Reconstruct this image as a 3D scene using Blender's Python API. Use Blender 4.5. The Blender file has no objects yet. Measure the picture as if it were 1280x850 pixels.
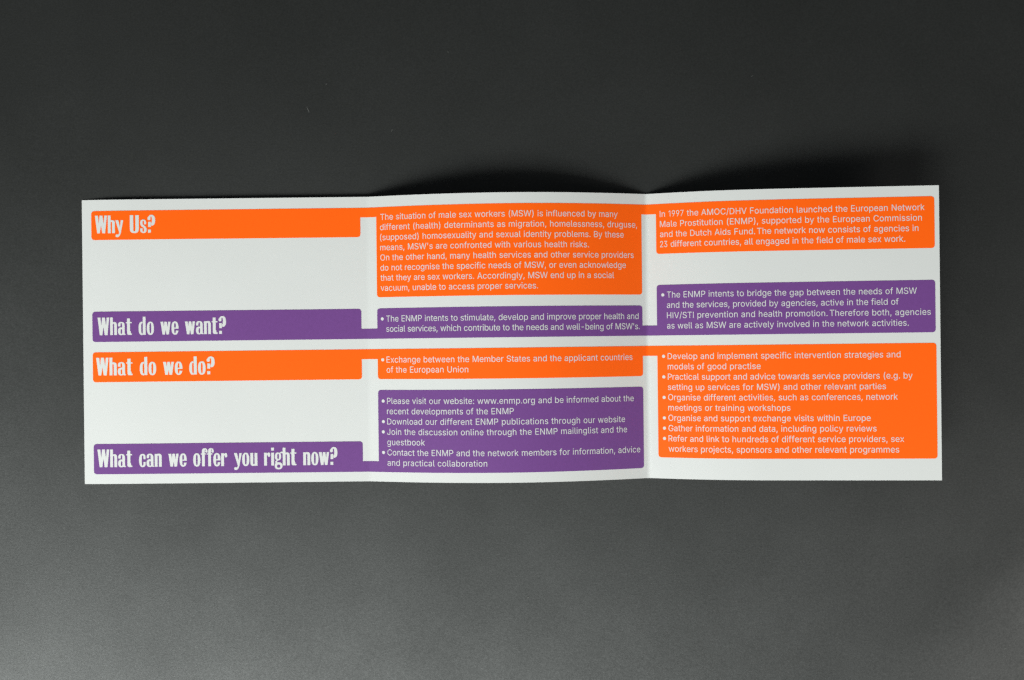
import bpy, math, random
from mathutils import Vector
from mathutils.geometry import delaunay_2d_cdt, tessellate_polygon
rnd = random.Random(7)
scene = bpy.context.scene
C = scene.collection

# ------------------------------------------------------------------ camera, light, exposure
U = 0.12 / 355.5            # one drawing unit (a third of a millimetre) in metres
CAM_H = 1778 * U            # copy-stand camera, 0.6 m above the backdrop
cam_data = bpy.data.cameras.new('camera')
cam_data.lens = 50; cam_data.sensor_width = 36; cam_data.sensor_fit = 'HORIZONTAL'
cam_data.clip_start = 0.01; cam_data.clip_end = 20
cam = bpy.data.objects.new('camera', cam_data); C.objects.link(cam)
cam.location = (0, 0, CAM_H)
scene.camera = cam
scene.cycles.filter_width = 1.4
scene.cycles.use_denoising = False

world = bpy.data.worlds.new('World'); scene.world = world; world.use_nodes = True
wb = world.node_tree.nodes['Background']
wb.inputs[0].default_value = (0.9, 1.0, 1.03, 1); wb.inputs[1].default_value = 0.05

def softbox(name, loc, aim, w, h, power, col):
    d = bpy.data.lights.new(name, 'AREA'); d.shape = 'RECTANGLE'; d.size = w; d.size_y = h
    d.energy = power; d.color = col
    o = bpy.data.objects.new(name, d); C.objects.link(o); o.location = loc
    o.rotation_euler = (Vector(aim) - Vector(loc)).to_track_quat('-Z', 'Y').to_euler()
softbox('softbox_lamp', (0.66, -0.36, 0.50), (0.05, 0, 0), 0.30, 0.30, 1.5, (1.0, 0.99, 0.94))
softbox('softbox_lamp', (-0.60, -0.54, 0.50), (-0.05, 0, 0), 0.44, 0.44, 7.2, (0.94, 1.0, 0.965))
softbox('softbox_lamp', (-0.12, -0.78, 0.85), (0, -0.1, 0), 0.80, 0.44, 11.6, (0.94, 1.0, 0.965))  # added fill light: gives the near backdrop its sheen and lifts the shadows

vs = scene.view_settings
vs.view_transform = 'Standard'; vs.look = 'None'; vs.exposure = 0; vs.gamma = 1; vs.use_curve_mapping = False

# ------------------------------------------------------------------ materials
def mat(name, col, rough, spec=0.5, noise_scale=None, var=0.0, bump=0.0, bump_scale=4000, col2=None):
    m = bpy.data.materials.new(name); m.use_nodes = True
    nt = m.node_tree; b = nt.nodes['Principled BSDF']
    b.inputs['Base Color'].default_value = (*col, 1); b.inputs['Roughness'].default_value = rough
    b.inputs['Specular IOR Level'].default_value = spec
    tc = nt.nodes.new('ShaderNodeTexCoord')
    if noise_scale:
        n = nt.nodes.new('ShaderNodeTexNoise'); n.inputs['Scale'].default_value = noise_scale
        n.inputs['Detail'].default_value = 6; n.inputs['Roughness'].default_value = 0.65
        nt.links.new(tc.outputs['Object'], n.inputs['Vector'])
        r = nt.nodes.new('ShaderNodeMix'); r.data_type = 'RGBA'
        r.inputs[6].default_value = (*[c * (1 - var) for c in col], 1)
        r.inputs[7].default_value = (*[min(1, c * (1 + var)) for c in (col2 or col)], 1)
        mr = nt.nodes.new('ShaderNodeMapRange'); mr.inputs[1].default_value = 0.3; mr.inputs[2].default_value = 0.7
        nt.links.new(n.outputs['Fac'], mr.inputs[0]); nt.links.new(mr.outputs[0], r.inputs[0])
        nt.links.new(r.outputs[2], b.inputs['Base Color'])
    if bump:
        n2 = nt.nodes.new('ShaderNodeTexNoise'); n2.inputs['Scale'].default_value = bump_scale
        n2.inputs['Detail'].default_value = 5; nt.links.new(tc.outputs['Object'], n2.inputs['Vector'])
        bp = nt.nodes.new('ShaderNodeBump'); bp.inputs['Strength'].default_value = bump
        bp.inputs['Distance'].default_value = 0.0001
        nt.links.new(n2.outputs['Fac'], bp.inputs['Height']); nt.links.new(bp.outputs[0], b.inputs['Normal'])
    return m
M_PAPER = mat('white_card', (0.636, 0.632, 0.624), 0.55, 0.3, 60, 0.008, 0.10, 5000)
M_ORANGE = mat('orange_ink', (1.0, 0.120, 0.003), 0.5, 0.16, 900, 0.02, 0.10, 5000)
M_PURPLE = mat('purple_ink', (0.152, 0.050, 0.226), 0.5, 0.3, 900, 0.05, 0.10, 5000)
M_BACK = mat('dark_grey_card', (0.0115, 0.0118, 0.0110), 0.43, 1.0, 2000, 0.22, 0.20, 1900)
def card_grain(m):
    # fibre clumps vary the sheen of the card, finely and in faint broad patches
    nt = m.node_tree; b = nt.nodes['Principled BSDF']; tc = nt.nodes.new('ShaderNodeTexCoord')
    def noise(sc, det, dist=0.0):
        n = nt.nodes.new('ShaderNodeTexNoise'); n.inputs['Scale'].default_value = sc
        n.inputs['Detail'].default_value = det; n.inputs['Roughness'].default_value = 0.7; n.inputs['Distortion'].default_value = dist
        nt.links.new(tc.outputs['Object'], n.inputs['Vector']); return n
    fine, broad, fib = noise(1300, 4), noise(11, 3), noise(260, 5, 2.5)
    def rng(n, lo, hi, a=0.3, z=0.7):
        r = nt.nodes.new('ShaderNodeMapRange'); r.inputs[1].default_value = a; r.inputs[2].default_value = z
        r.inputs[3].default_value = lo; r.inputs[4].default_value = hi; nt.links.new(n.outputs['Fac'], r.inputs[0]); return r
    def op(kind, a, c):
        q = nt.nodes.new('ShaderNodeMath'); q.operation = kind; nt.links.new(a.outputs[0], q.inputs[0])
        if isinstance(c, float): q.inputs[1].default_value = c
        else: nt.links.new(c.outputs[0], q.inputs[1])
        return q
    s = op('MULTIPLY', op('MULTIPLY', rng(fine, 0.78, 1.22), rng(broad, 0.86, 1.14)), rng(fib, 0.90, 1.10))
    nt.links.new(op('MULTIPLY', s, 1.0).outputs[0], b.inputs['Specular IOR Level'])
card_grain(M_BACK)
M_SCUFF = mat('pale_scuff', (0.10, 0.10, 0.095), 0.7)

# ------------------------------------------------------------------ helpers
def mesh_obj(name, verts, faces, m, parent=None, normals=None, label=None):
    me = bpy.data.meshes.new(name); me.from_pydata(verts, [], faces); me.validate(); me.update()
    me.materials.append(m)
    if normals:
        for p in me.polygons: p.use_smooth = True
        me.normals_split_custom_set_from_vertices(normals)
    o = bpy.data.objects.new(name, me); C.objects.link(o)
    if parent: o.parent = parent
    if label: o['label'] = label
    return o

# ------------------------------------------------------------------ backdrop: a sheet of dark grey card
def build_backdrop():
    nx, ny, W, Hh = 180, 160, 0.9, 0.8
    v, f = [], []
    for j in range(ny + 1):
        for i in range(nx + 1):
            x = -W + 2 * W * i / nx; y = -Hh + 2 * Hh * j / ny
            d = math.hypot(max(0, abs(x) - 0.19), max(0, abs(y) - 0.07))     # flat under the leaflet, hardly wavy beyond
            z = -0.0006 * min(1, d * 12) * (1 + math.sin(x * 17 + 1.7 * math.sin(y * 9)) * math.cos(y * 13 + x * 4)) * 0.5
            # slack ripples towards the near right corner and the left side
            for (rx, ry, ra, rw, rl, rz) in ((0.225, -0.085, 35, 0.012, 0.09, 0.0007), (0.20, -0.125, 28, 0.014, 0.08, 0.0006), (-0.205, 0.02, 80, 0.018, 0.12, 0.0004)):
                ra = math.radians(ra); u = (x - rx) * math.cos(ra) + (y - ry) * math.sin(ra); w = -(x - rx) * math.sin(ra) + (y - ry) * math.cos(ra)
                z += rz * math.exp(-(w / rw) ** 2 - (u / rl) ** 2)
            v.append((x, y, z))
    for j in range(ny):
        for i in range(nx):
            a = j * (nx + 1) + i; f.append((a, a + 1, a + nx + 2, a + nx + 1))
    o = mesh_obj('backdrop_card', v, f, M_BACK)
    for p in o.data.polygons: p.use_smooth = True
    o['kind'] = 'structure'; o['label'] = 'dark grey card backdrop lying flat under the leaflet'
    # scuffs and lint that catch the light: (x, y, length, angle, width), in drawing units
    S = [(-255, 288, 9, 100, .7), (614, -386, 8, 172, .9), (20, -322, 2.2, 0, 1.5), (-232, 320, 3, 40, .6),
         (-150, 262, 4, 60, .5), (-560, -235, 3, 20, .6), (420, -55 - 190, 3, 75, .6), (300, 330, 3, 20, .5),
         (-420, -300, 3, 130, .6), (120, -260, 3, 10, .6), (-80, 360, 2.5, 80, .5)]
    for x, y, l, a, w in S:
        a = math.radians(a); dx, dy = math.cos(a), math.sin(a); n = 6; vv = []; ff = []
        for k in range(n + 1):
            q = k / n - .5; ww = w * .5 * math.sqrt(max(0.02, 1 - 4 * q * q)); bend = 0.08 * l * math.sin(q * 5)
            for s in (-1, 1):
                vv.append(((x + dx * l * q - dy * (s * ww + bend)) * U, (y + dy * l * q + dx * (s * ww + bend)) * U, 0.00006))
        for k in range(n): ff.append((2 * k, 2 * k + 2, 2 * k + 3, 2 * k + 1))
        mesh_obj('scuff_mark', vv, ff, M_SCUFF, o)
build_backdrop()

# ------------------------------------------------------------------ the leaflet's bent surface
KNOTS = [[(-535.5, 0.5), (-500, 3.2), (-455, 4.0), (-348, 3.8), (-238, 4.2), (-178.4, 4.5)],
         [(-178.4, 4.5), (-118, 25), (-58.5, 38), (-5.8, 42.5), (70.4, 34), (133.4, 15), (169.3, 1)],
         [(169.3, 1), (234.6, 29), (353, 51), (440, 61), (514.6, 69)]]
def spline(k, n=72):
    x = [a for a, b in k]; y = [b for a, b in k]; N = len(x); h = [x[i + 1] - x[i] for i in range(N - 1)]
    # natural cubic: solve the tridiagonal system
    a_ = [0] * N; b_ = [1] * N; c_ = [0] * N; d_ = [0] * N
    for i in range(1, N - 1):
        a_[i] = h[i - 1]; b_[i] = 2 * (h[i - 1] + h[i]); c_[i] = h[i]
        d_[i] = 6 * ((y[i + 1] - y[i]) / h[i] - (y[i] - y[i - 1]) / h[i - 1])
    for i in range(1, N):
        w = a_[i] / b_[i - 1]; b_[i] -= w * c_[i - 1]; d_[i] -= w * d_[i - 1]
    Mm = [0] * N; Mm[-1] = d_[-1] / b_[-1]
    for i in range(N - 2, -1, -1): Mm[i] = (d_[i] - c_[i] * Mm[i + 1]) / b_[i]
    out = []
    for q in range(n + 1):
        X = x[0] + (x[-1] - x[0]) * q / n; i = 0
        while i < N - 2 and X > x[i + 1]: i += 1
        a = x[i + 1] - X; b = X - x[i]; H_ = h[i]
        out.append((X, Mm[i] * a ** 3 / 6 / H_ + Mm[i + 1] * b ** 3 / 6 / H_ + (y[i] / H_ - Mm[i] * H_ / 6) * a + (y[i + 1] / H_ - Mm[i + 1] * H_ / 6) * b))
    return out
PROF = []; FOLD = [-2.0]          # (s, x, z): s is the length along the paper
for k in KNOTS:
    P = spline(k)
    for i, (x, z) in enumerate(P):
        if not PROF: PROF.append((-2.0, x, z))
        elif i: s0, x0, z0 = PROF[-1]; PROF.append((s0 + math.hypot(x - x0, z - z0), x, z))
    FOLD.append(PROF[-1][0])
LEN = FOLD[-1]; HGT = 354.5; CYO = 3.1; ROT = math.radians(0.62)
import bisect
PS = [p[0] for p in PROF]
def wav(s, t):                   # the faint unevenness of a handled sheet
    e = 0.5 - 0.5 * math.cos(2 * math.pi * min(1, max(0, (s % (LEN / 3)) / (LEN / 3))))
    return 0.5 * e * (math.sin(t * 0.017 + s * 0.009) + 0.5 * math.sin(t * 0.031 - s * 0.021 + 1.3))
def raw(s, t):
    i = min(len(PS) - 2, max(0, bisect.bisect_right(PS, s) - 1))
    s0, x0, z0 = PROF[i]; s1, x1, z1 = PROF[i + 1]; w = (s - s0) / (s1 - s0)
    x = x0 + (x1 - x0) * w; z = z0 + (z1 - z0) * w + wav(s, t); y = HGT / 2 - t + CYO
    return Vector((x * math.cos(ROT) - y * math.sin(ROT), x * math.sin(ROT) + y * math.cos(ROT), z + 0.9))
def panel_of(s): return 0 if s < FOLD[1] else (1 if s < FOLD[2] else 2)
def normal(s, t, panel):
    # evaluated inside its own panel, so the two creases stay sharp; a crease is worn round over about 1 mm
    e = 2.5
    def ev(p, q):
        lo, hi = FOLD[p] + 0.2, FOLD[p + 1] - 0.2
        a, b = max(lo, q - e), min(hi, q + e)
        if b - a < 2 * e:
            if a == lo: b = a + 2 * e
            else: a = b - 2 * e
        return (raw(b, t) - raw(a, t)).cross(raw(q, t - 3) - raw(q, t + 3)).normalized()
    n = ev(panel, s)
    for fi in (1, 2):
        d = s - FOLD[fi]
        if abs(d) < 3:
            n2 = ev(fi if panel == fi - 1 else fi - 1, FOLD[fi]); w = 0.5 * (1 - abs(d) / 3)
            n = (n * (1 - w) + n2 * w).normalized()
    return n
def surf(s, t, lift=0.0):
    p = panel_of(s); n = normal(s, t, p)
    return (raw(s, t) + n * lift) * U, n

leaflet = bpy.data.objects.new('leaflet', None); C.objects.link(leaflet)
leaflet['label'] = 'unfolded three-panel white leaflet printed with orange and purple text boxes'
leaflet['category'] = 'leaflet'
leaflet.empty_display_size = 0.02

def build_panel(k):
    s0, s1 = FOLD[k], FOLD[k + 1]; n, mrows = 72, 12; TH = 0.6
    v, nm, f = [], [], []
    cols = [s0 + (s1 - s0) * i / n for i in range(n + 1)]
    cols = sorted(set(cols + [s0 + 1, s0 + 2, s0 + 3, s1 - 3, s1 - 2, s1 - 1]))
    def ring(lift, flip):
        base = len(v)
        for s in cols:
            for j in range(mrows + 1):
                t = HGT * j / mrows; nn = normal(s, t, k); v.append((raw(s, t) + nn * lift) * U); nm.append(nn if not flip else -nn)
        for i in range(len(cols) - 1):
            for j in range(mrows):
                a = base + i * (mrows + 1) + j; q = (a, a + 1, a + mrows + 2, a + mrows + 1)
                f.append(q if not flip else q[::-1])
    ring(0, False); ring(-TH, True)
    def side(line, nrm, rev):
        base = len(v)
        for s, t in line:
            nn = normal(s, t, k)
            for l in (0, -TH): v.append((raw(s, t) + nn * l) * U); nm.append(nrm)
        for i in range(len(line) - 1):
            a = base + 2 * i; q = (a, a + 1, a + 3, a + 2); f.append(q[::-1] if rev else q)
    side([(s, 0) for s in cols], Vector((0, 1, 0)), True)
    side([(s, HGT) for s in cols], Vector((0, -1, 0)), False)
    if k == 0: side([(s0, HGT * j / mrows) for j in range(mrows + 1)], Vector((-1, 0, 0)), False)
    if k == 2: side([(s1, HGT * j / mrows) for j in range(mrows + 1)], Vector((1, 0, 0)), True)
    return mesh_obj('panel', v, f, M_PAPER, leaflet, nm)
for k in range(3): build_panel(k)

def lay(name, polys2d, m, parent, lift, label=None):
    """polys2d: list of (verts, faces) in (s, t); mapped onto the bent paper."""
    v, nm, f = [], [], []
    for pv, pf in polys2d:
        b = len(v)
        for s, t in pv:
            p, n = surf(s, t, lift); v.append(p); nm.append(n)
        for q in pf:
            q = list(q)
            a = sum(pv[q[i]][0] * pv[q[(i + 1) % len(q)]][1] - pv[q[(i + 1) % len(q)]][0] * pv[q[i]][1] for i in range(len(q)))
            if a > 0: q = q[::-1]            # t runs downwards
            f.append([b + i for i in q])
    return mesh_obj(name, v, f, m, parent, nm, label)

# ------------------------------------------------------------------ printed bands
def inside(p, c):
    r = False
    for i in range(len(c)):
        (x1, y1), (x2, y2) = c[i], c[(i + 1) % len(c)]
        if (y1 > p[1]) != (y2 > p[1]) and p[0] < (x2 - x1) * (p[1] - y1) / (y2 - y1) + x1: r = not r
    return r
def painted(ov, of, shapes):
    """triangles whose middle is covered by the shapes when painted in order (1 adds, 0 cuts away)"""
    out = []
    for t in of:
        c = [sum(ov[i][k] for i in t) / len(t) for k in (0, 1)]; on = 0
        for add, o in shapes:
            if inside(c, o): on = add
        if on: out.append(tuple(t))
    return out
def rounded(pts, rad):
    """pts: (s, t, rounded?)"""
    out = []; n = len(pts)
    for i in range(n):
        x, y, r = pts[i]
        if not r: out.append((x, y)); continue
        p = Vector(pts[i - 1][:2]); c = Vector((x, y)); q = Vector(pts[(i + 1) % n][:2])
        a = c + (p - c).normalized() * rad; b = c + (q - c).normalized() * rad
        for k in range(6):
            w = k / 5; out.append(tuple(a * (1 - w) ** 2 + c * 2 * w * (1 - w) + b * w * w))
    return out
def band(name, pts, m, label):
    poly = rounded(pts, 4.2)
    smin = min(p[0] for p in poly); smax = max(p[0] for p in poly)
    tmin = min(p[1] for p in poly) - 5; tmax = max(p[1] for p in poly) + 5
    cuts = [smin + 5.0 * i for i in range(1, int((smax - smin) / 5))]
    cuts = [c for c in cuts if min(abs(c - FOLD[1]), abs(c - FOLD[2])) > 3.2]
    for fo in FOLD[1:3]: cuts += [fo + d for d in (-3, -2, -1, 0, 1, 2, 3)]
    v = [Vector(p) for p in poly]; n = len(v); e = [(i, (i + 1) % n) for i in range(n)]
    for c in cuts:
        if c >= smax: continue
        e.append((len(v), len(v) + 1)); v += [Vector((c, tmin)), Vector((c, tmax))]
    for j in range(1, 12):
        t = HGT * j / 12
        if tmin < t < tmax: e.append((len(v), len(v) + 1)); v += [Vector((smin - 5, t)), Vector((smax + 5, t))]
    ov, oe, of, a, b, c2 = delaunay_2d_cdt(v, [x for x in e[n:]], [list(range(n))], 0, 1e-4)
    of = painted(ov, of, [(1, poly)])
    return lay(name, [([tuple(x) for x in ov], of)], m, leaflet, 0.22, label)

L0, L1 = 10.0, 346.2; N1, N2 = 346.2, 367.2; M1 = 707.2; R0, R1 = 726.9, 1063.0
w1 = band('orange_band', [(L0, 13.9, 1), (R1, 12.9, 1), (R1, 75.3, 1), (R0, 75.3, 1), (R0, 25.7, 0), (M1, 25.5, 0), (M1, 125.5, 1), (N2, 125.5, 1), (N2, 25.6, 0), (L1, 25.6, 0), (L1, 50.1, 1), (L0, 50.1, 1)], M_ORANGE, 'upper orange band headed Why Us?')
w2 = band('purple_band', [(L0, 139.5, 1), (L1, 139.5, 1), (L1, 164.4, 0), (N2, 164.4, 0), (N2, 139.3, 1), (M1, 139.1, 1), (M1, 164.2, 0), (R0, 164.2, 0), (R0, 113.9, 1), (R1, 113.5, 1), (R1, 176.5, 1), (L0, 177.3, 1)], M_PURPLE, 'upper purple band headed What do we want?')
w3 = band('orange_band', [(L0, 190.2, 1), (R1 + .6, 189.2, 1), (R1 + .6, 328.3, 1), (R0, 328.3, 1), (R0, 202.0, 0), (M1, 202.0, 0), (M1, 227.1, 1), (N2, 227.2, 1), (N2, 202.3, 0), (L1, 202.3, 0), (L1, 227.3, 1), (L0, 227.5, 1)], M_ORANGE, 'lower orange band headed What do we do?')
w4 = band('purple_band', [(L0, 304.6, 1), (L1, 304.6, 1), (L1, 329.4, 0), (N2, 329.4, 0), (N2, 240.7, 1), (M1, 240.3, 1), (M1, 341.7, 1), (N2, 342.6, 0), (L0, 342.3, 1)], M_PURPLE, 'lower purple band headed What can we offer you right now?')

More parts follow.
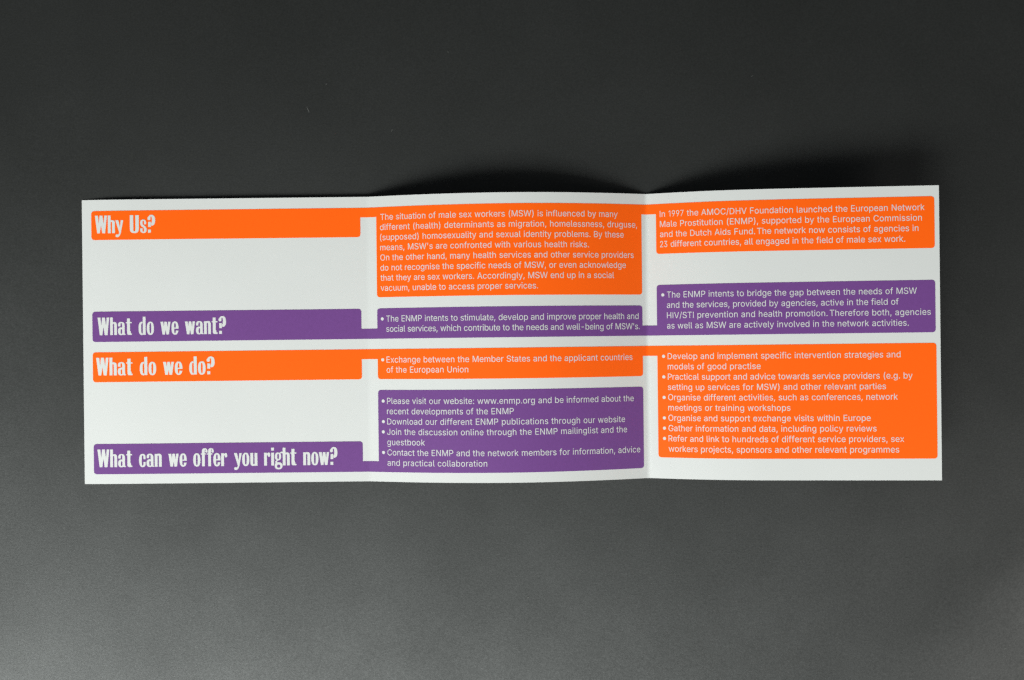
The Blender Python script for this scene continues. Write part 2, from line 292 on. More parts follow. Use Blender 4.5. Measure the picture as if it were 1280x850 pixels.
# ------------------------------------------------------------------ small lettering: outlines, 100 = cap height
INTER={
"'":(41,"15,62 14,100 27,100 25,62"),
'(':(54,"18,41 18,48 19,56 20,64 21,72 23,79 26,87 29,94 32,100 35,106 46,106 43,99 40,92 38,84 35,77 33,69 32,62 31,54 30,47 30,41 30,35 31,29 32,23 33,16 35,10 37,3 40,-4 43,-11 46,-19 35,-19 30,-9 25,1 22,11 19,21 18,31"),
')':(54,"7,-19 11,-11 14,-4 17,4 19,10 21,17 22,23 23,29 24,35 24,41 24,47 23,54 22,62 20,69 19,77 16,84 14,92 11,99 7,106 19,106 22,100 25,94 28,87 30,79 32,72 34,64 35,56 36,48 36,41 36,31 34,21 32,10 28,0 24,-9 19,-19"),
',':(37,"7,-23 13,14 27,14 17,-23"),
'-':(89,"66,48 66,37 22,37 22,48"),
'.':(37,"19,-1 15,0 12,2 10,5 10,8 10,12 12,14 15,16 19,17 22,16 25,14 27,12 28,8 27,5 25,2 22,0"),
'/':(49,"46,105 14,-15 3,-15 35,105"),
'1':(89,"15,0 15,11 77,11 77,0|54,100 54,0 42,0 42,88 41,88 17,70 17,84 39,100"),
'2':(89,"13,0 13,9 46,45 50,49 53,52 55,56 59,60 61,64 62,68 63,73 62,78 60,82 58,86 54,88 49,90 44,90 39,90 34,88 30,85 27,81 26,77 25,71 13,71 13,77 15,82 17,87 20,91 24,95 28,98 33,100 38,101 44,101 50,101 55,100 60,98 64,95 68,91 71,88 73,83 74,78 75,73 74,68 73,62 71,59 69,55 66,51 62,46 58,41 52,35 30,12 30,11 77,11 77,0"),
'3':(89,"43,-1 37,-1 31,0 26,2 21,4 17,8 14,11 11,16 9,20 9,26 21,26 23,21 25,17 28,14 32,12 37,10 43,10 49,10 54,12 58,15 62,18 64,23 65,28 64,34 62,39 59,43 54,46 50,47 45,48 40,49 31,49 31,59 57,88 57,89 14,89 14,100 73,100 73,91 42,55 42,57 49,57 55,56 61,54 66,51 70,48 73,44 75,39 77,34 77,28 77,23 75,18 73,13 70,9 65,5 61,2 55,0 49,-1"),
'7':(89,"19,0 64,88 64,89 12,89 12,100 77,100 77,88 32,0"),
'9':(89,"44,101 50,101 56,99 61,97 65,94 69,90 72,85 75,80 76,74 76,68 76,63 75,58 73,53 71,47 67,41 62,33 39,0 26,0 59,49 60,49 59,46 57,43 54,41 50,40 47,39 43,38 37,39 32,40 27,42 23,45 19,49 16,53 14,58 13,63 12,69 13,75 14,81 17,86 20,90 24,94 28,97 33,99 39,101|44,90 39,90 34,88 30,84 27,80 25,75 25,69 25,63 27,58 30,54 34,51 39,49 44,48 50,49 55,51 59,54 62,58 64,63 64,69 64,75 62,80 59,84 55,88 50,90"),
':':(37,"19,-1 15,0 12,2 10,5 10,8 10,12 12,14 15,16 19,17 22,16 25,14 27,12 28,8 27,5 25,2 22,0|19,53 15,54 12,56 10,59 10,62 10,66 12,69 15,70 19,71 22,70 25,69 27,66 28,62 27,59 25,56 22,54"),
'A':(94,"3,0 40,100 54,100 91,0 78,0 56,59 55,63 54,68 52,73 50,79 48,86 46,94 48,94 46,86 44,79 42,73 40,68 39,63 37,59 17,0|22,28 22,39 73,39 73,28"),
'B':(90,"12,0 12,100 47,100 54,100 60,98 65,96 69,94 72,91 75,87 77,83 78,78 78,73 78,68 76,63 73,59 70,56 66,54 62,52 67,51 71,48 76,45 79,40 81,36 82,32 82,27 82,22 81,17 79,13 76,9 72,6 68,4 62,2 56,0 48,0|24,11 48,11 55,12 61,13 65,16 68,19 69,23 70,27 69,32 67,36 64,40 60,43 55,45 49,45 24,45|24,56 47,56 52,57 57,58 61,61 64,64 65,68 66,73 66,77 64,81 61,84 58,87 53,88 47,89 24,89"),
'C':(100,"53,-1 44,-1 37,1 30,5 23,10 18,16 14,23 10,31 9,40 8,50 9,60 10,69 14,77 18,84 23,90 30,95 37,99 44,101 53,101 58,101 62,100 67,99 71,97 75,95 79,93 82,90 85,86 88,82 90,78 92,73 93,68 80,68 79,73 77,78 74,81 70,84 66,87 62,88 57,89 53,90 47,89 41,88 36,85 32,81 28,77 25,72 22,65 21,58 20,50 21,42 22,35 25,28 28,23 32,19 36,15 41,12 47,11 53,10 57,11 62,12 66,13 70,16 74,19 77,22 79,27 80,32 93,32 92,27 90,22 88,18 85,14 82,11 79,7 75,5 71,3 67,1 62,0 58,-1"),
'D':(99,"43,0 19,0 19,11 42,11 50,12 57,13 62,16 67,19 71,24 74,29 77,36 78,42 78,50 78,58 77,65 75,71 71,76 68,81 63,84 57,87 51,88 43,89 18,89 18,100 44,100 54,99 62,97 69,94 76,89 81,84 85,77 88,69 90,60 91,50 90,40 88,31 85,23 81,16 75,11 69,6 61,3 53,1|24,100 24,0 12,0 12,100"),
'E':(82,"12,0 12,100 73,100 73,89 24,89 24,56 70,56 70,45 24,45 24,11 74,11 74,0"),
'F':(81,"12,0 12,100 73,100 73,89 24,89 24,55 68,55 68,43 24,43 24,0"),
'G':(102,"53,-1 44,-1 36,1 29,5 23,10 18,16 14,23 10,31 9,40 8,50 9,60 10,69 14,77 18,84 23,90 29,95 36,99 44,101 52,101 57,101 62,100 67,99 71,97 75,95 79,92 83,89 86,86 88,82 90,78 92,73 93,69 80,69 78,73 76,77 73,81 70,84 66,86 62,88 57,89 52,90 46,89 41,88 36,85 32,81 28,77 25,72 22,65 21,58 20,50 21,42 22,35 25,28 28,23 32,19 36,15 41,12 47,11 53,10 58,11 63,12 68,14 72,17 75,20 78,24 80,29 81,34 82,40 85,39 56,39 56,50 94,50 94,39 93,31 92,24 89,18 85,12 80,8 74,4 68,1 60,-1"),
'H':(102,"12,0 12,100 24,100 24,57 77,57 77,100 90,100 90,0 77,0 77,46 24,46 24,0"),
'I':(59,"6,0 6,11 23,11 23,89 6,89 6,100 53,100 53,89 36,89 36,11 53,11 53,0"),
'J':(78,"36,-1 28,0 21,2 15,6 10,12 7,20 7,29 7,34 19,34 19,29 20,23 21,18 24,15 27,12 32,10 36,10 41,10 45,12 49,15 51,18 53,23 53,29 53,100 66,100 66,29 65,20 62,12 58,6 52,2 45,0"),
'M':(123,"12,0 12,100 30,100 54,37 56,31 59,24 61,16 63,10 60,10 62,16 65,24 67,31 69,37 94,100 112,100 112,0 99,0 99,57 99,64 99,72 99,81 100,90 101,90 99,85 98,80 95,71 92,63 90,57 67,0 56,0 33,57 31,63 28,71 25,80 22,90 23,90 24,82 24,73 24,65 24,57 24,0"),
'N':(103,"12,0 12,100 27,100 67,36 69,33 71,30 74,26 76,21 79,16 81,11 80,11 79,16 79,21 79,26 78,31 78,38 78,100 91,100 91,0 76,0 40,57 35,65 32,70 29,75 21,89 23,89 24,75 24,64 25,57 25,0"),
'O':(105,"52,-1 44,-1 37,1 30,5 23,10 18,16 14,23 10,31 9,40 8,50 9,60 10,69 14,77 18,84 23,90 30,95 37,99 44,101 52,101 61,101 68,99 75,95 82,90 87,84 91,77 94,69 96,60 97,50 96,40 94,31 91,23 87,16 82,10 75,5 68,1 61,-1|52,10 58,11 64,12 69,15 73,18 77,23 80,28 83,35 84,42 85,50 84,58 83,65 80,72 77,77 73,82 69,85 64,88 58,89 52,90 47,89 41,88 36,85 32,82 28,77 25,72 22,65 21,58 20,50 21,42 22,35 25,28 28,23 32,18 36,15 41,12 47,11"),
'P':(87,"12,0 12,100 46,100 53,100 60,98 65,96 70,93 74,89 77,84 79,79 80,74 80,68 80,63 79,57 77,52 74,48 70,44 65,41 60,38 53,37 46,37 21,37 21,48 46,48 51,48 55,49 58,50 63,54 65,58 67,63 68,68 67,74 65,79 63,83 58,86 55,88 51,89 46,89 24,89 24,0"),
'R':(88,"12,0 12,100 46,100 54,100 60,98 65,96 70,93 74,89 77,85 79,80 80,75 80,69 80,63 79,58 77,53 74,49 70,46 65,43 60,41 54,39 46,39 19,39 19,50 46,50 51,50 55,51 59,52 63,55 66,59 67,64 68,69 67,75 66,80 63,83 58,86 55,88 51,89 46,89 24,89 24,0|69,0 45,45 60,45 84,0"),
'S':(88,"44,-2 37,-1 31,0 25,2 20,5 16,8 13,12 10,16 8,21 8,27 21,27 22,22 24,17 28,14 33,12 38,10 44,10 48,10 52,11 56,12 61,14 65,18 67,22 68,27 67,32 65,35 62,38 58,40 53,42 48,44 36,47 28,50 22,53 17,57 13,61 11,67 10,73 11,79 12,84 15,88 18,92 22,95 27,98 32,100 38,101 45,101 51,101 57,100 62,98 67,95 71,92 74,88 77,84 78,79 79,74 66,74 65,79 63,83 59,86 55,88 50,90 44,90 38,90 33,88 29,86 25,82 23,78 23,74 23,69 26,66 29,63 33,61 38,59 42,58 52,55 56,54 61,52 66,50 71,47 74,43 78,39 80,34 80,27 80,22 78,17 76,12 73,8 69,5 64,2 58,0 51,-1"),
'T':(88,"6,89 6,100 82,100 82,89 50,89 50,0 38,0 38,89"),
'U':(102,"51,-2 43,-1 36,0 30,3 25,6 20,11 17,16 14,21 12,27 12,34 12,100 24,100 24,35 25,30 26,26 28,22 30,19 33,16 37,13 41,12 46,10 51,10 56,10 61,12 65,13 69,16 72,19 74,22 76,26 77,30 77,35 77,100 90,100 90,34 89,27 88,21 85,16 81,11 77,6 71,3 65,0 58,-1"),
'V':(94,"40,0 3,100 17,100 38,41 39,37 41,32 42,27 44,21 46,14 49,6 46,6 48,14 51,21 52,27 54,32 56,37 57,41 78,100 91,100 55,0"),
'W':(135,"30,0 3,100 16,100 32,39 33,34 34,29 37,18 38,13 39,8 37,8 38,13 39,18 40,24 42,29 44,39 60,100 75,100 91,39 92,34 93,29 96,18 97,13 98,8 96,8 97,13 98,18 99,24 100,29 103,39 119,100 132,100 104,0 90,0 72,63 71,68 70,72 69,77 68,82 67,87 66,93 69,93 68,88 67,82 66,78 65,73 64,68 62,63 45,0"),
'a':(77,"31,-2 27,-1 23,0 19,1 15,3 12,6 9,9 7,12 6,17 6,21 7,27 8,32 11,35 15,38 20,40 25,41 30,42 35,43 46,45 50,45 52,46 54,48 54,50 54,55 52,58 50,61 47,63 43,65 38,65 34,65 29,63 26,61 23,59 21,57 20,54 8,57 10,61 12,65 15,68 19,70 22,72 26,74 30,75 34,75 38,76 42,75 47,75 52,73 56,71 60,68 63,63 65,59 66,55 66,49 66,0 54,0 54,10 52,8 50,5 46,2 42,0 37,-1|33,9 40,10 45,12 49,15 52,18 54,23 54,27 54,37 53,36 51,36 48,35 45,35 39,34 34,33 30,32 26,31 23,30 20,27 19,24 18,21 19,17 20,14 22,12 26,10 29,9"),
'b':(83,"45,-2 39,-1 34,1 30,3 27,6 25,9 23,12 22,12 22,0 10,0 10,100 22,100 22,63 23,63 25,65 27,68 30,71 34,73 39,75 45,76 51,75 57,73 62,71 66,67 70,63 73,58 75,51 76,45 77,37 76,30 75,23 73,17 70,11 66,7 62,3 57,1 51,-1|43,9 48,10 52,11 55,13 58,16 60,19 62,23 63,27 64,32 64,37 64,42 63,47 62,51 60,55 58,59 55,61 52,63 48,64 43,65 39,64 35,63 32,61 29,59 26,55 25,52 23,47 22,43 22,37 22,32 23,27 25,23 26,19 29,15 32,13 35,11 39,10"),
'c':(78,"41,-2 34,-1 28,1 23,3 18,7 14,11 11,17 9,23 7,30 7,37 7,44 9,51 11,57 14,63 18,67 23,71 28,73 34,75 41,76 46,75 51,74 56,72 60,70 64,67 67,63 69,59 71,54 60,51 59,54 57,57 55,59 53,61 50,63 48,64 44,65 41,65 36,64 32,63 29,61 26,58 23,55 21,51 20,46 19,42 19,37 19,32 20,27 21,23 23,19 26,16 29,13 32,11 36,10 41,9 44,9 48,10 51,11 53,13 55,15 57,17 59,20 60,23 71,20 70,15 67,11 64,7 60,4 56,2 51,0 46,-1"),
'd':(83,"38,-2 32,-1 27,1 22,3 17,7 14,11 11,17 9,23 7,30 7,37 7,45 9,51 11,58 14,63 18,67 22,71 27,73 32,75 38,76 45,75 50,73 54,71 56,68 59,65 60,63 61,63 61,100 73,100 73,0 61,0 61,12 60,12 59,9 56,6 53,3 50,1 45,-1|40,9 44,10 48,11 52,13 55,15 57,19 59,23 60,27 61,32 61,37 61,43 60,47 59,52 57,55 55,59 52,61 48,63 45,64 40,65 36,64 32,63 28,61 26,59 23,55 21,51 20,47 19,42 19,37 19,32 20,27 21,23 23,19 26,16 29,13 32,11 36,10"),
'e':(79,"42,-2 35,-1 29,1 23,3 18,7 14,11 11,17 9,23 7,29 7,37 7,44 9,51 11,57 14,62 18,67 23,71 28,73 34,75 40,76 44,75 48,75 52,74 56,72 59,70 63,67 66,64 68,60 70,55 72,50 73,45 73,38 73,33 15,33 15,43 66,43 61,40 61,44 60,49 59,53 56,58 52,62 47,64 40,65 36,65 32,63 29,62 25,58 21,53 19,47 19,41 19,35 19,30 20,25 22,21 25,16 30,12 33,10 37,9 42,9 46,9 50,10 53,12 56,14 58,17 60,21 72,18 69,12 66,8 63,5 59,3 56,1 51,-1 47,-1"),
'f':(50,"45,75 45,64 1,64 1,75|16,0 16,85 17,91 19,96 22,99 27,102 32,104 37,104 41,104 44,104 46,103 48,102 45,92 42,93 40,93 38,93 34,92 30,90 28,87 28,82 28,0"),
'g':(84,"41,-30 35,-29 31,-29 26,-27 21,-25 16,-22 13,-18 10,-14 20,-8 22,-10 24,-13 27,-15 30,-17 35,-19 41,-19 46,-19 51,-17 55,-15 59,-11 61,-7 61,-1 61,13 60,13 59,11 56,8 53,5 50,3 45,1 38,1 33,1 27,3 22,5 18,9 14,13 11,18 9,24 7,30 7,38 7,45 9,52 11,58 14,63 18,67 22,71 27,73 33,75 39,76 45,75 50,73 54,71 57,68 59,65 60,63 62,63 62,75 73,75 73,-2 73,-8 71,-13 69,-18 66,-21 62,-24 57,-27 52,-28 47,-29|40,12 47,12 52,15 56,19 59,24 60,28 61,33 61,38 61,43 60,48 59,52 56,57 52,61 49,63 45,64 40,65 36,64 32,63 29,61 26,59 23,55 21,52 20,47 19,43 19,38 19,33 20,28 21,24 24,19 29,15 32,13 36,12"),
'h':(81,"22,45 22,0 10,0 10,100 22,100 22,57 20,57 23,63 26,68 30,71 34,74 39,75 45,76 50,75 54,74 58,72 62,70 65,67 67,63 69,59 70,53 70,47 70,0 58,0 58,46 58,52 56,56 54,60 50,63 46,64 41,65 36,64 32,62 28,60 25,56 23,51"),
'i':(33,"10,0 10,75 22,75 22,0|16,87 13,88 11,89 9,92 8,95 9,98 11,101 13,102 16,103 20,102 22,101 24,98 25,95 24,92 22,89 20,88"),
'j':(33,"10,75 22,75 22,-6 22,-10 21,-14 20,-18 17,-22 13,-25 9,-27 5,-28 1,-28 -2,-28 -2,-17 0,-17 5,-16 8,-14 10,-11 10,-6|16,87 13,88 11,89 9,92 8,95 9,98 11,101 13,102 16,103 20,102 22,101 24,98 25,95 24,92 22,89 20,88"),
'k':(75,"22,27 22,42 24,42 56,75 71,75 36,39 35,39|10,0 10,100 22,100 22,0|58,0 29,37 38,45 73,0"),
'l':(37,"27,0 22,0 18,1 15,4 12,7 11,12 10,17 10,100 22,100 22,19 23,15 24,12 26,11 29,10 32,10 33,11 36,1 32,0 30,0"),
'm':(120,"10,0 10,75 22,75 22,58 21,58 23,64 26,68 30,71 34,74 38,75 43,76 48,75 53,74 56,71 59,67 62,63 63,58 61,58 63,63 66,67 70,71 75,74 80,75 86,76 90,76 94,75 98,73 101,71 104,68 106,65 108,60 109,56 109,50 109,0 97,0 97,50 97,55 95,59 93,61 88,64 82,65 78,64 74,63 70,60 68,57 66,53 66,49 66,0 54,0 54,51 53,57 50,61 45,64 39,65 35,64 31,63 27,60 25,57 23,52 22,47 22,0"),
'n':(81,"22,45 22,0 10,0 10,75 22,75 22,57 20,57 23,63 26,68 30,71 34,74 39,75 45,76 50,75 54,74 58,72 62,70 65,67 67,63 69,59 70,53 70,47 70,0 58,0 58,46 58,52 56,56 54,60 50,63 46,64 41,65 36,64 32,62 28,60 25,56 23,51"),
'o':(82,"41,-2 34,-1 28,1 23,3 18,7 14,11 11,17 9,23 7,30 7,37 7,44 9,51 11,57 14,63 18,67 23,71 28,73 34,75 41,76 47,75 53,73 59,71 63,67 67,63 71,57 73,51 74,44 75,37 74,30 73,23 71,17 67,11 63,7 59,3 53,1 47,-1|41,9 45,10 50,11 53,13 56,16 59,19 60,23 62,27 62,32 63,37 62,42 62,46 60,51 59,55 56,58 53,61 50,63 45,64 41,65 36,64 32,63 29,61 26,58 23,55 21,51 20,46 19,42 19,37 19,32 20,27 21,23 23,19 26,16 29,13 32,11 36,10"),
'p':(83,"10,-28 10,75 22,75 22,63 23,63 25,65 27,68 30,71 34,73 39,75 45,76 51,75 57,73 62,71 66,67 70,63 73,58 75,51 76,45 77,37 76,30 75,23 73,17 70,11 66,7 62,3 57,1 51,-1 45,-2 39,-1 34,1 30,3 27,6 25,9 23,12 22,12 22,-28|43,9 48,10 52,11 55,13 58,16 60,19 62,23 63,27 64,32 64,37 64,42 63,47 62,51 60,55 58,59 55,61 52,63 48,64 43,65 39,64 35,63 32,61 29,59 26,55 25,52 23,47 22,43 22,37 22,32 23,27 25,23 26,19 29,15 32,13 35,11 39,10"),
'r':(51,"10,0 10,75 22,75 22,63 23,63 26,68 30,72 34,74 38,75 42,76 45,76 48,75 48,63 45,64 43,64 41,64 36,63 31,62 28,59 25,56 23,51 22,47 22,0"),
's':(72,"36,-2 31,-1 26,-1 22,1 17,4 12,7 10,11 8,14 7,19 18,21 21,16 24,12 29,10 36,9 40,9 45,10 48,12 52,16 53,20 52,24 50,27 46,29 42,30 29,33 23,35 18,38 14,41 11,45 10,49 9,54 10,60 13,65 15,68 19,71 23,73 27,74 32,75 37,76 42,75 46,75 50,73 55,70 59,67 62,62 64,57 53,54 51,58 48,62 43,65 37,65 31,65 26,62 22,59 21,54 22,51 24,48 28,46 34,44 45,41 51,39 56,37 60,34 63,30 65,26 65,21 65,17 63,13 61,9 59,6 55,3 51,1 46,0 41,-1"),
't':(45,"40,75 40,64 1,64 1,75|13,93 25,93 25,19 25,15 27,12 29,10 33,10 36,10 40,11 42,0 40,0 38,-1 35,-1 33,-1 27,0 22,1 18,4 15,8 13,13 13,18"),
'u':(81,"36,-1 31,-1 27,0 23,2 19,5 16,8 14,12 12,16 11,21 10,27 10,75 22,75 22,28 23,23 24,18 27,15 30,12 34,10 39,10 44,10 49,12 53,15 56,19 58,24 58,30 58,75 70,75 70,0 59,0 59,18 60,18 58,12 54,7 51,3 46,1 41,-1"),
'v':(77,"32,0 3,75 17,75 32,30 34,26 35,22 37,17 38,13 39,8 40,4 36,4 37,8 39,13 40,17 41,22 42,26 44,30 60,75 73,75 44,0"),
'w':(111,"27,0 4,75 17,75 26,42 28,37 29,32 30,27 32,21 33,15 34,8 32,8 34,15 35,21 36,26 38,32 39,37 41,42 50,75 62,75 71,42 72,37 74,32 75,27 76,21 78,15 79,8 77,8 78,15 80,21 81,27 83,32 84,37 85,42 94,75 107,75 84,0 72,0 63,34 60,44 58,50 57,55 54,66 57,66 54,55 52,44 50,39 49,34 39,0"),
'x':(74,"4,0 34,43 34,34 6,75 20,75 29,60 31,57 33,53 35,50 38,45 41,40 34,40 37,45 40,50 43,55 46,60 55,75 69,75 41,33 41,42 70,0 56,0 45,17 42,22 39,27 37,31 34,36 40,36 38,31 35,27 32,22 29,17 18,0"),
'y':(77,"9,-27 12,-17 14,-17 17,-18 20,-17 23,-16 26,-15 28,-11 30,-7 32,0 3,75 17,75 32,30 34,26 35,21 37,17 38,13 39,8 40,4 36,4 37,8 39,13 40,17 41,22 42,26 44,30 60,75 73,75 40,-11 38,-17 35,-21 31,-24 27,-27 23,-28 18,-29 15,-28 13,-28 11,-28"),
}
SPACE=37
def parse(d): return [[tuple(float(c) for c in p.split(',')) for p in s.split(' ')] for s in d.split('|')]
def R_(x0, y0, x1, y1): return [(x0, y0), (x1, y0), (x1, y1), (x0, y1)]
def inset(c, d):
    '''moves an outline inwards by d (the printed face is lighter than the source letters)'''
    out = []; n = len(c)
    for i in range(n):
        p, q, r = Vector(c[i - 1]), Vector(c[i]), Vector(c[(i + 1) % n])
        a = (q - p).normalized(); b = (r - q).normalized()
        na = Vector((-a.y, a.x)); nb = Vector((-b.y, b.x)); m = na + nb
        if m.length < 0.3: out.append(tuple(q)); continue
        m.normalize(); out.append(tuple(q + m * (d / max(0.5, m.dot(na)))))
    return out
THIN = 0.2
GL = {}
for ch, (adv, d) in INTER.items():
    cs = parse(d)
    if ch == '1': cs = [c for c in cs if max(p[1] for p in c) > 50]
    if ch in '12379':
        cs = [[(x * 0.86 - 4, y) for x, y in c] for c in cs]; adv = adv * 0.84 if ch != '1' else 62
    if ch == 'I': cs = [R_(11, 0, 23, 100)]; adv = 34
    # outline order: holes run the other way; tessellate each outer contour with the holes that lie in it
    def area(c): return sum(c[i][0] * c[(i + 1) % len(c)][1] - c[(i + 1) % len(c)][0] * c[i][1] for i in range(len(c)))
    sign = area(max(cs, key=lambda c: abs(area(c)))) > 0
    cs = [inset(c, THIN if sign else -THIN) for c in cs]
    outer = [c for c in cs if (area(c) > 0) == sign]
    rings = [(1, o) for o in outer] + [(0, c) for c in cs if c not in outer]
    v, fc = [], []
    for _, o in rings:
        if area(o) < 0: o = o[::-1]
        fc.append(list(range(len(v), len(v) + len(o)))); v += [Vector(p) for p in o]
    ov, oe, of, _a, _b, orig = delaunay_2d_cdt(v, [], fc, 0, 1e-4)
    V = [tuple(x) for x in ov]; F = painted(ov, of, rings)
    GL[ch] = (adv, V, F)

def line_shapes(txt, s0, s1, t, cap, cond=0.95):
    k = cap / 100; x = 0; pos = []
    for i, ch in enumerate(txt):
        if ch == ' ':
            x += SPACE * cond * (0.45 if i and txt[i - 1] == '.' and txt[i + 1:i + 4] in ('The',) else 1.12); continue
        adv, V, F = GL[ch]; pos.append((ch, x, len(pos))); x += adv * cond
    first = min(p[0] for p in GL[txt[0]][1]) * cond; last = x - GL[txt[-1]][0] * cond + max(p[0] for p in GL[txt[-1]][1]) * cond
    n = len(txt) - 1
    track = ((s1 - s0) - (last - first) * k) / n
    out = []
    x = 0; ci = 0
    idx = [i for i, c in enumerate(txt) if c != ' ']
    for (ch, gx, _), i in zip(pos, idx):
        V, F = GL[ch][1:]
        ox = s0 - first * k + gx * k + track * i
        out.append(([(ox + px * cond * k, t - py * k) for px, py in V], F))
    return out, track
def disc(s, t, r):
    return ([(s + r * math.cos(a * math.pi / 8), t + r * math.sin(a * math.pi / 8)) for a in range(16)], [tuple(range(16))])

CAP = 7.55
def block(parent, lines, t0, lead, bullets=()):
    """lines: (words, start, end); bullets: indices of lines that open with a dot"""
    cur = []
    for i, (txt, a, b) in enumerate(lines):
        sh, tr = line_shapes(txt, a, b, t0 + lead * i, CAP)
        lay('text_line', sh, M_PAPER, parent, 0.42)
        if i in bullets: lay('bullet', [disc(a - 5.3, t0 + lead * i - 3.5, 2.0)], M_PAPER, parent, 0.42)

A0 = 372.4; 
block(w1, [("The situation of male sex workers (MSW) is influenced by many", A0 + .6, 674.4),
           ("different (health) determinants as migration, homelessness, druguse,", A0, 701.0),
           ("(supposed) homosexuality and sexual identity problems. By these", A0, 682.4),
           ("means, MSW's are confronted with various health risks.", A0, 636.0),
           ("On the other hand, many health services and other service providers", A0, 695.7),
           ("do not recognise the specific needs of MSW, or even acknowledge", A0, 684.9),
           ("that they are sex workers. Accordingly, MSW end up in a social", A0, 668.8),
           ("vacuum, unable to access proper services.", A0, 571.3)], 29.6, 12.58)
block(w2, [("The ENMP intents to stimulate, develop and improve proper health and", 379.4, 701.7),
           ("social services, which contribute to the needs and well-being of MSW's.", 379.4, 703.1)], 155.9, 12.6, (0,))
block(w3, [("Exchange between the Member States and the applicant countries", 379.4, 692.6),
           ("of the European Union", 379.4, 484.7)], 206.7, 12.5, (0,))
block(w4, [("Please visit our website: www.enmp.org and be informed about the", 379.4, 693.8),
           ("recent developments of the ENMP", 379.2, 539.9),
           ("Download our different ENMP publications through our website", 379.4, 681.5),
           ("Join the discussion online through the ENMP mailinglist and the", 379.2, 684.2),
           ("guestbook", 379.2, 429.0),
           ("Contact the ENMP and the network members for information, advice", 379.2, 702.1),
           ("and practical collaboration", 379.2, 506.8)], 257.9, 12.77, (0, 2, 3, 5))
B0 = 732.1
block(w1, [("In 1997 the AMOC/DHV Foundation launched the European Network", B0, 1051.5),
           ("Male Prostitution (ENMP), supported by the European Commission", B0, 1048.1),
           ("and the Dutch Aids Fund. The network now consists of agencies in", B0, 1044.0),
           ("23 different countries, all engaged in the field of male sex work.", B0, 1028.3)], 29.5, 12.5)
block(w2, [("The ENMP intents to bridge the gap between the needs of MSW", 740.2, 1041.3),
           ("and the services, provided by agencies, active in the field of", 740.0, 1019.8),
           ("HIV/STI prevention and health promotion. Therefore both, agencies", 740.0, 1057.4),
           ("as well as MSW are actively involved in the network activities.", 740.0, 1031.5)], 129.9, 12.8, (0,))
block(w3, [("Develop and implement specific intervention strategies and", 740.4, 1021.3),
           ("models of good practise", 740.4, 855.0),
           ("Practical support and advice towards service providers (e.g. by", 740.4, 1035.2),
           ("setting up services for MSW) and other relevant parties", 740.4, 1003.8),
           ("Organise different activities, such as conferences, network", 740.5, 1017.6),
           ("meetings or training workshops", 740.5, 890.1),
           ("Organise and support exchange visits within Europe", 740.5, 985.2),
           ("Gather information and data, including policy reviews", 740.5, 992.1),
           ("Refer and link to hundreds of different service providers, sex", 740.4, 1024.5),
           ("workers projects, sponsors and other relevant programmes", 740.4, 1018.5)], 206.2, 12.74, (0, 2, 4, 6, 7, 8))

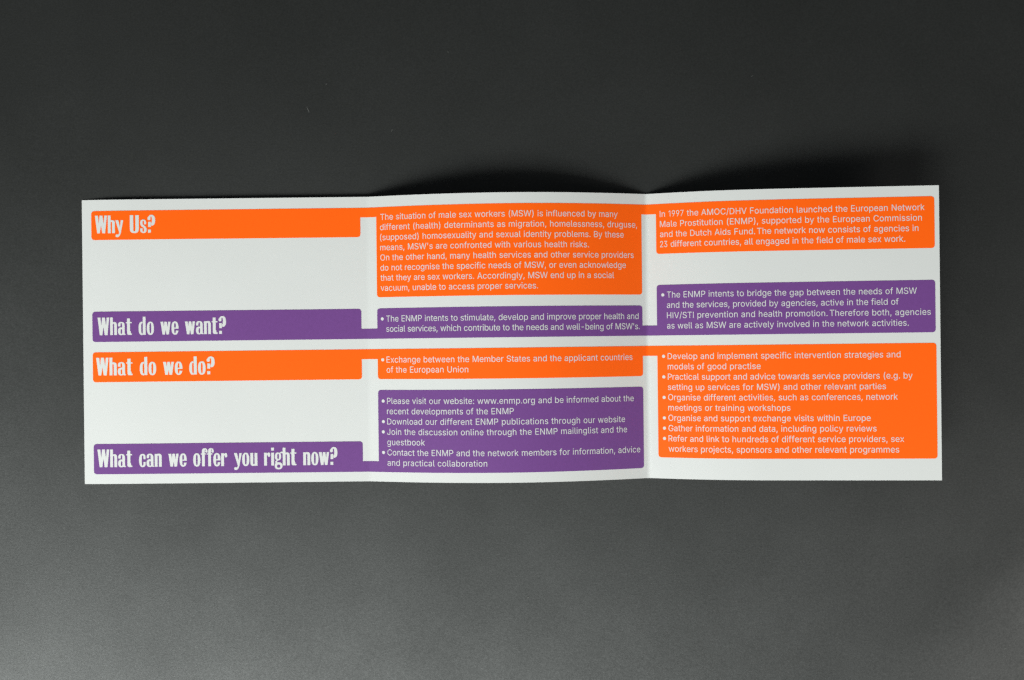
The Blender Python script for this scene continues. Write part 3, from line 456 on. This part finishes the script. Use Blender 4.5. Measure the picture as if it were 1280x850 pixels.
# ------------------------------------------------------------------ headings: heavy condensed letters drawn shape by shape, 100 = cap height
def E_(cx, cy, rx, ry, e=2.4, n=28):
    o = []
    for i in range(n):
        a = 2 * math.pi * i / n; c, s = math.cos(a), math.sin(a)
        o.append((cx + rx * math.copysign(abs(c) ** (2 / e), c), cy + ry * math.copysign(abs(s) ** (2 / e), s)))
    return o
H_ = {   # letter: (advance, [(add?, outline), ...]) painted in order
 'W': (68, [(1, [(0, 100), (18, 100), (28, 0), (12, 0)]), (1, [(26, 100), (43, 100), (28, 0), (16, 0)]), (1, [(26, 100), (43, 100), (57, 0), (40, 0)]), (1, [(52, 100), (68, 100), (57, 0), (44, 0)])]),
 'w': (58, [(1, [(0, 73), (17, 73), (26, 0), (11, 0)]), (1, [(22, 73), (37, 73), (26, 0), (14, 0)]), (1, [(22, 73), (37, 73), (48, 0), (33, 0)]), (1, [(43, 73), (58, 73), (48, 0), (37, 0)])]),
 'h': (40, [(1, E_(24, 56, 16, 18)), (1, R_(23, 0, 40, 57)), (0, R_(10, -2, 23, 56)), (0, E_(20, 56, 3, 7)), (1, R_(0, 0, 17, 100))]),
 'n': (40, [(1, E_(24, 56, 16, 18)), (1, R_(23, 0, 40, 57)), (0, R_(10, -2, 23, 56)), (0, E_(20, 56, 3, 7)), (1, R_(0, 0, 17, 73))]),
 'u': (40, [(1, E_(16, 17, 16, 18)), (1, R_(0, 16, 17, 73)), (0, R_(17, 17, 30, 75)), (0, E_(20, 17, 3, 7)), (1, R_(23, 0, 40, 73))]),
 'o': (41, [(1, E_(20.5, 36.5, 20.5, 38)), (0, E_(20.5, 36.5, 4, 28, 3))]),
 'c': (38, [(1, E_(20.5, 36.5, 20.5, 38)), (0, E_(20.5, 36.5, 4, 28, 3)), (0, R_(19, 29, 45, 43)), (0, R_(37.5, 0, 45, 73))]),
 'e': (40, [(1, E_(20.5, 36.5, 20.5, 38)), (0, E_(20.5, 36.5, 4, 28, 3)), (0, R_(20, 23, 45, 32)), (1, R_(12, 32, 40.5, 40))]),
 'd': (41, [(1, E_(20.5, 36.5, 20.5, 38)), (0, E_(20.5, 36.5, 4, 27, 3)), (0, R_(24, -4, 45, 80)), (1, R_(24, 0, 41, 102))]),
 'a': (43, [(1, E_(20, 56, 19, 18.5)), (0, E_(19.5, 52, 3.8, 15)), (0, R_(-2, 30, 20, 48)), (1, R_(23, 8, 39.5, 57)), (1, E_(18.5, 21.5, 18.5, 22.5)), (0, E_(20, 20, 3.6, 13)), (1, R_(23.2, 6, 39.5, 50)), (1, [(24, 12), (39.5, 12), (40, 7.5), (43.5, 7), (43.5, 0), (31, 0)])]),
 't': (35, [(1, R_(6, 12, 24, 93)), (1, R_(0, 65, 34, 73)), (1, E_(17, 13, 11, 13)), (1, [(16, 0), (33, 0), (35, 9), (29, 10), (24, 15), (16, 15)])]),
 'r': (35, [(1, [(14, 52), (24, 66), (30, 66), (26, 74), (14, 68)]), (1, E_(27.5, 61, 7.5, 13)), (1, R_(0, 0, 17, 73))]),
 'f': (34, [(1, E_(22, 84, 16, 18)), (0, E_(26, 80, 3, 13)), (0, R_(23, 50, 40, 76)), (1, E_(31, 84, 6.5, 8)), (1, R_(6, 0, 23, 84)), (1, R_(0, 65, 31, 73))]),
 'y': (44, [(1, [(0, 73), (18, 73), (32, 10), (24, -6)]), (1, [(30, 73), (45, 73), (31, 0), (26, -12), (20, -20), (12, -22.5), (14, -10), (19, -4), (23, 8)]), (1, E_(9, -14, 8, 8.5)), (1, R_(9, -22.5, 16, -11))]),
 's': (37, [(1, E_(18, 55, 17, 20)), (1, E_(19, 18.5, 18, 20)), (0, E_(18.5, 57, 3.5, 10)), (0, E_(18.5, 17, 3.5, 10)), (0, R_(18, 40, 38, 47)), (0, R_(-2, 26.5, 19, 33)), (1, [(2, 48), (9, 37), (24, 26), (36, 25), (29, 38), (14, 49)])]),
 '?': (44, [(1, E_(23, 70, 20.5, 31)), (0, E_(20.5, 72, 4, 18)), (0, R_(-3, 36, 20, 71)), (1, E_(9.5, 80, 9, 10)), (0, [(-2, 30), (25, 30), (25, 50), (-2, 50)]), (1, [(20, 40), (28, 40), (36, 48), (28, 56), (20, 56)]), (1, R_(4, 32, 20, 62)), (1, R_(3, 0, 20, 19))]),
 'U': (50, [(1, E_(25, 22, 25, 23)), (1, R_(0, 22, 20, 100)), (1, R_(30, 22, 50, 100)), (0, R_(20, 22, 30, 102)), (0, E_(25, 22, 5, 12))]),
 'i': (17, [(1, R_(0, 0, 17, 73)), (1, R_(0, 83, 17, 101))]),
 'g': (45, [(1, E_(18, 51, 18, 23)), (0, E_(19, 51, 4, 14)), (1, [(29, 62), (35, 70), (38, 66), (45, 68), (46, 77), (37, 78), (26, 72)]), (1, [(12, 32), (1, 24), (4, 13), (16, 16), (13, 22), (20, 30)]), (1, E_(21, -1, 22, 20.5)), (0, E_(21, -3, 8.5, 8.5, 2))]),
}
HG = {}
for ch, (adv, shapes) in H_.items():
    v, fc = [], []
    shapes = [(add, inset(o if sum(o[i - 1][0] * o[i][1] - o[i][0] * o[i - 1][1] for i in range(len(o))) > 0 else o[::-1], 0.7 if add else -0.7)) for add, o in shapes]
    for add, o in shapes:
        # drop repeated points
        q = [p for i, p in enumerate(o) if (Vector(p) - Vector(o[i - 1])).length > 1e-3]
        if sum(q[i - 1][0] * q[i][1] - q[i][0] * q[i - 1][1] for i in range(len(q))) < 0: q = q[::-1]
        fc.append(list(range(len(v), len(v) + len(q)))); v += [Vector(p) for p in q]
    ov, oe, of, a, b, orig = delaunay_2d_cdt(v, [], fc, 0, 1e-4)
    keep = painted(ov, of, shapes)
    HG[ch] = (adv, [tuple(x) for x in ov], keep)
KERN = {('W', 'h'): 3, ('h', 'a'): 4, ('a', 't'): 2, ('d', 'o'): 5, ('w', 'e'): 3, ('w', 'a'): 3, ('a', 'n'): 2, ('n', 't'): 3, ('t', '?'): 3,
        ('o', '?'): 4, ('h', 'y'): 1, ('U', 's'): 5, ('s', '?'): 3, ('c', 'a'): 3, ('o', 'f'): 1, ('f', 'f'): 0, ('f', 'e'): 0, ('e', 'r'): 3,
        ('y', 'o'): 1, ('o', 'u'): 4, ('r', 'i'): 4, ('i', 'g'): 3, ('g', 'h'): -2, ('h', 't'): 2, ('n', 'o'): 4, ('o', 'w'): 1, ('w', '?'): 2}
def heading(parent, words, s0, s1, t, cap=22.4):
    """words are set one by one between given starts so the spacing matches the print"""
    x = 0; pos = []
    for i, ch in enumerate(words):
        if ch == ' ': x += 35; continue
        if i and words[i - 1] != ' ': x += KERN.get((words[i - 1], ch), 3)
        pos.append((ch, x)); x += HG[ch][0]
    k = (s1 - s0) / x; ky = cap / 100
    for ch, gx in pos:
        V, F = HG[ch][1:]
        lay('heading_letter', [([(s0 + (gx + px) * k, t - py * ky) for px, py in V], F)], M_PAPER, parent, 0.42)
heading(w1, 'Why Us?', 14.6, 90.8, 41.9)
heading(w2, 'What do we want?', 16.6, 177.6, 169.0)
heading(w3, 'What do we do?', 14.2, 162.8, 219.2)
heading(w4, 'What can we offer you right now?', 14.6, 314.9, 333.7)
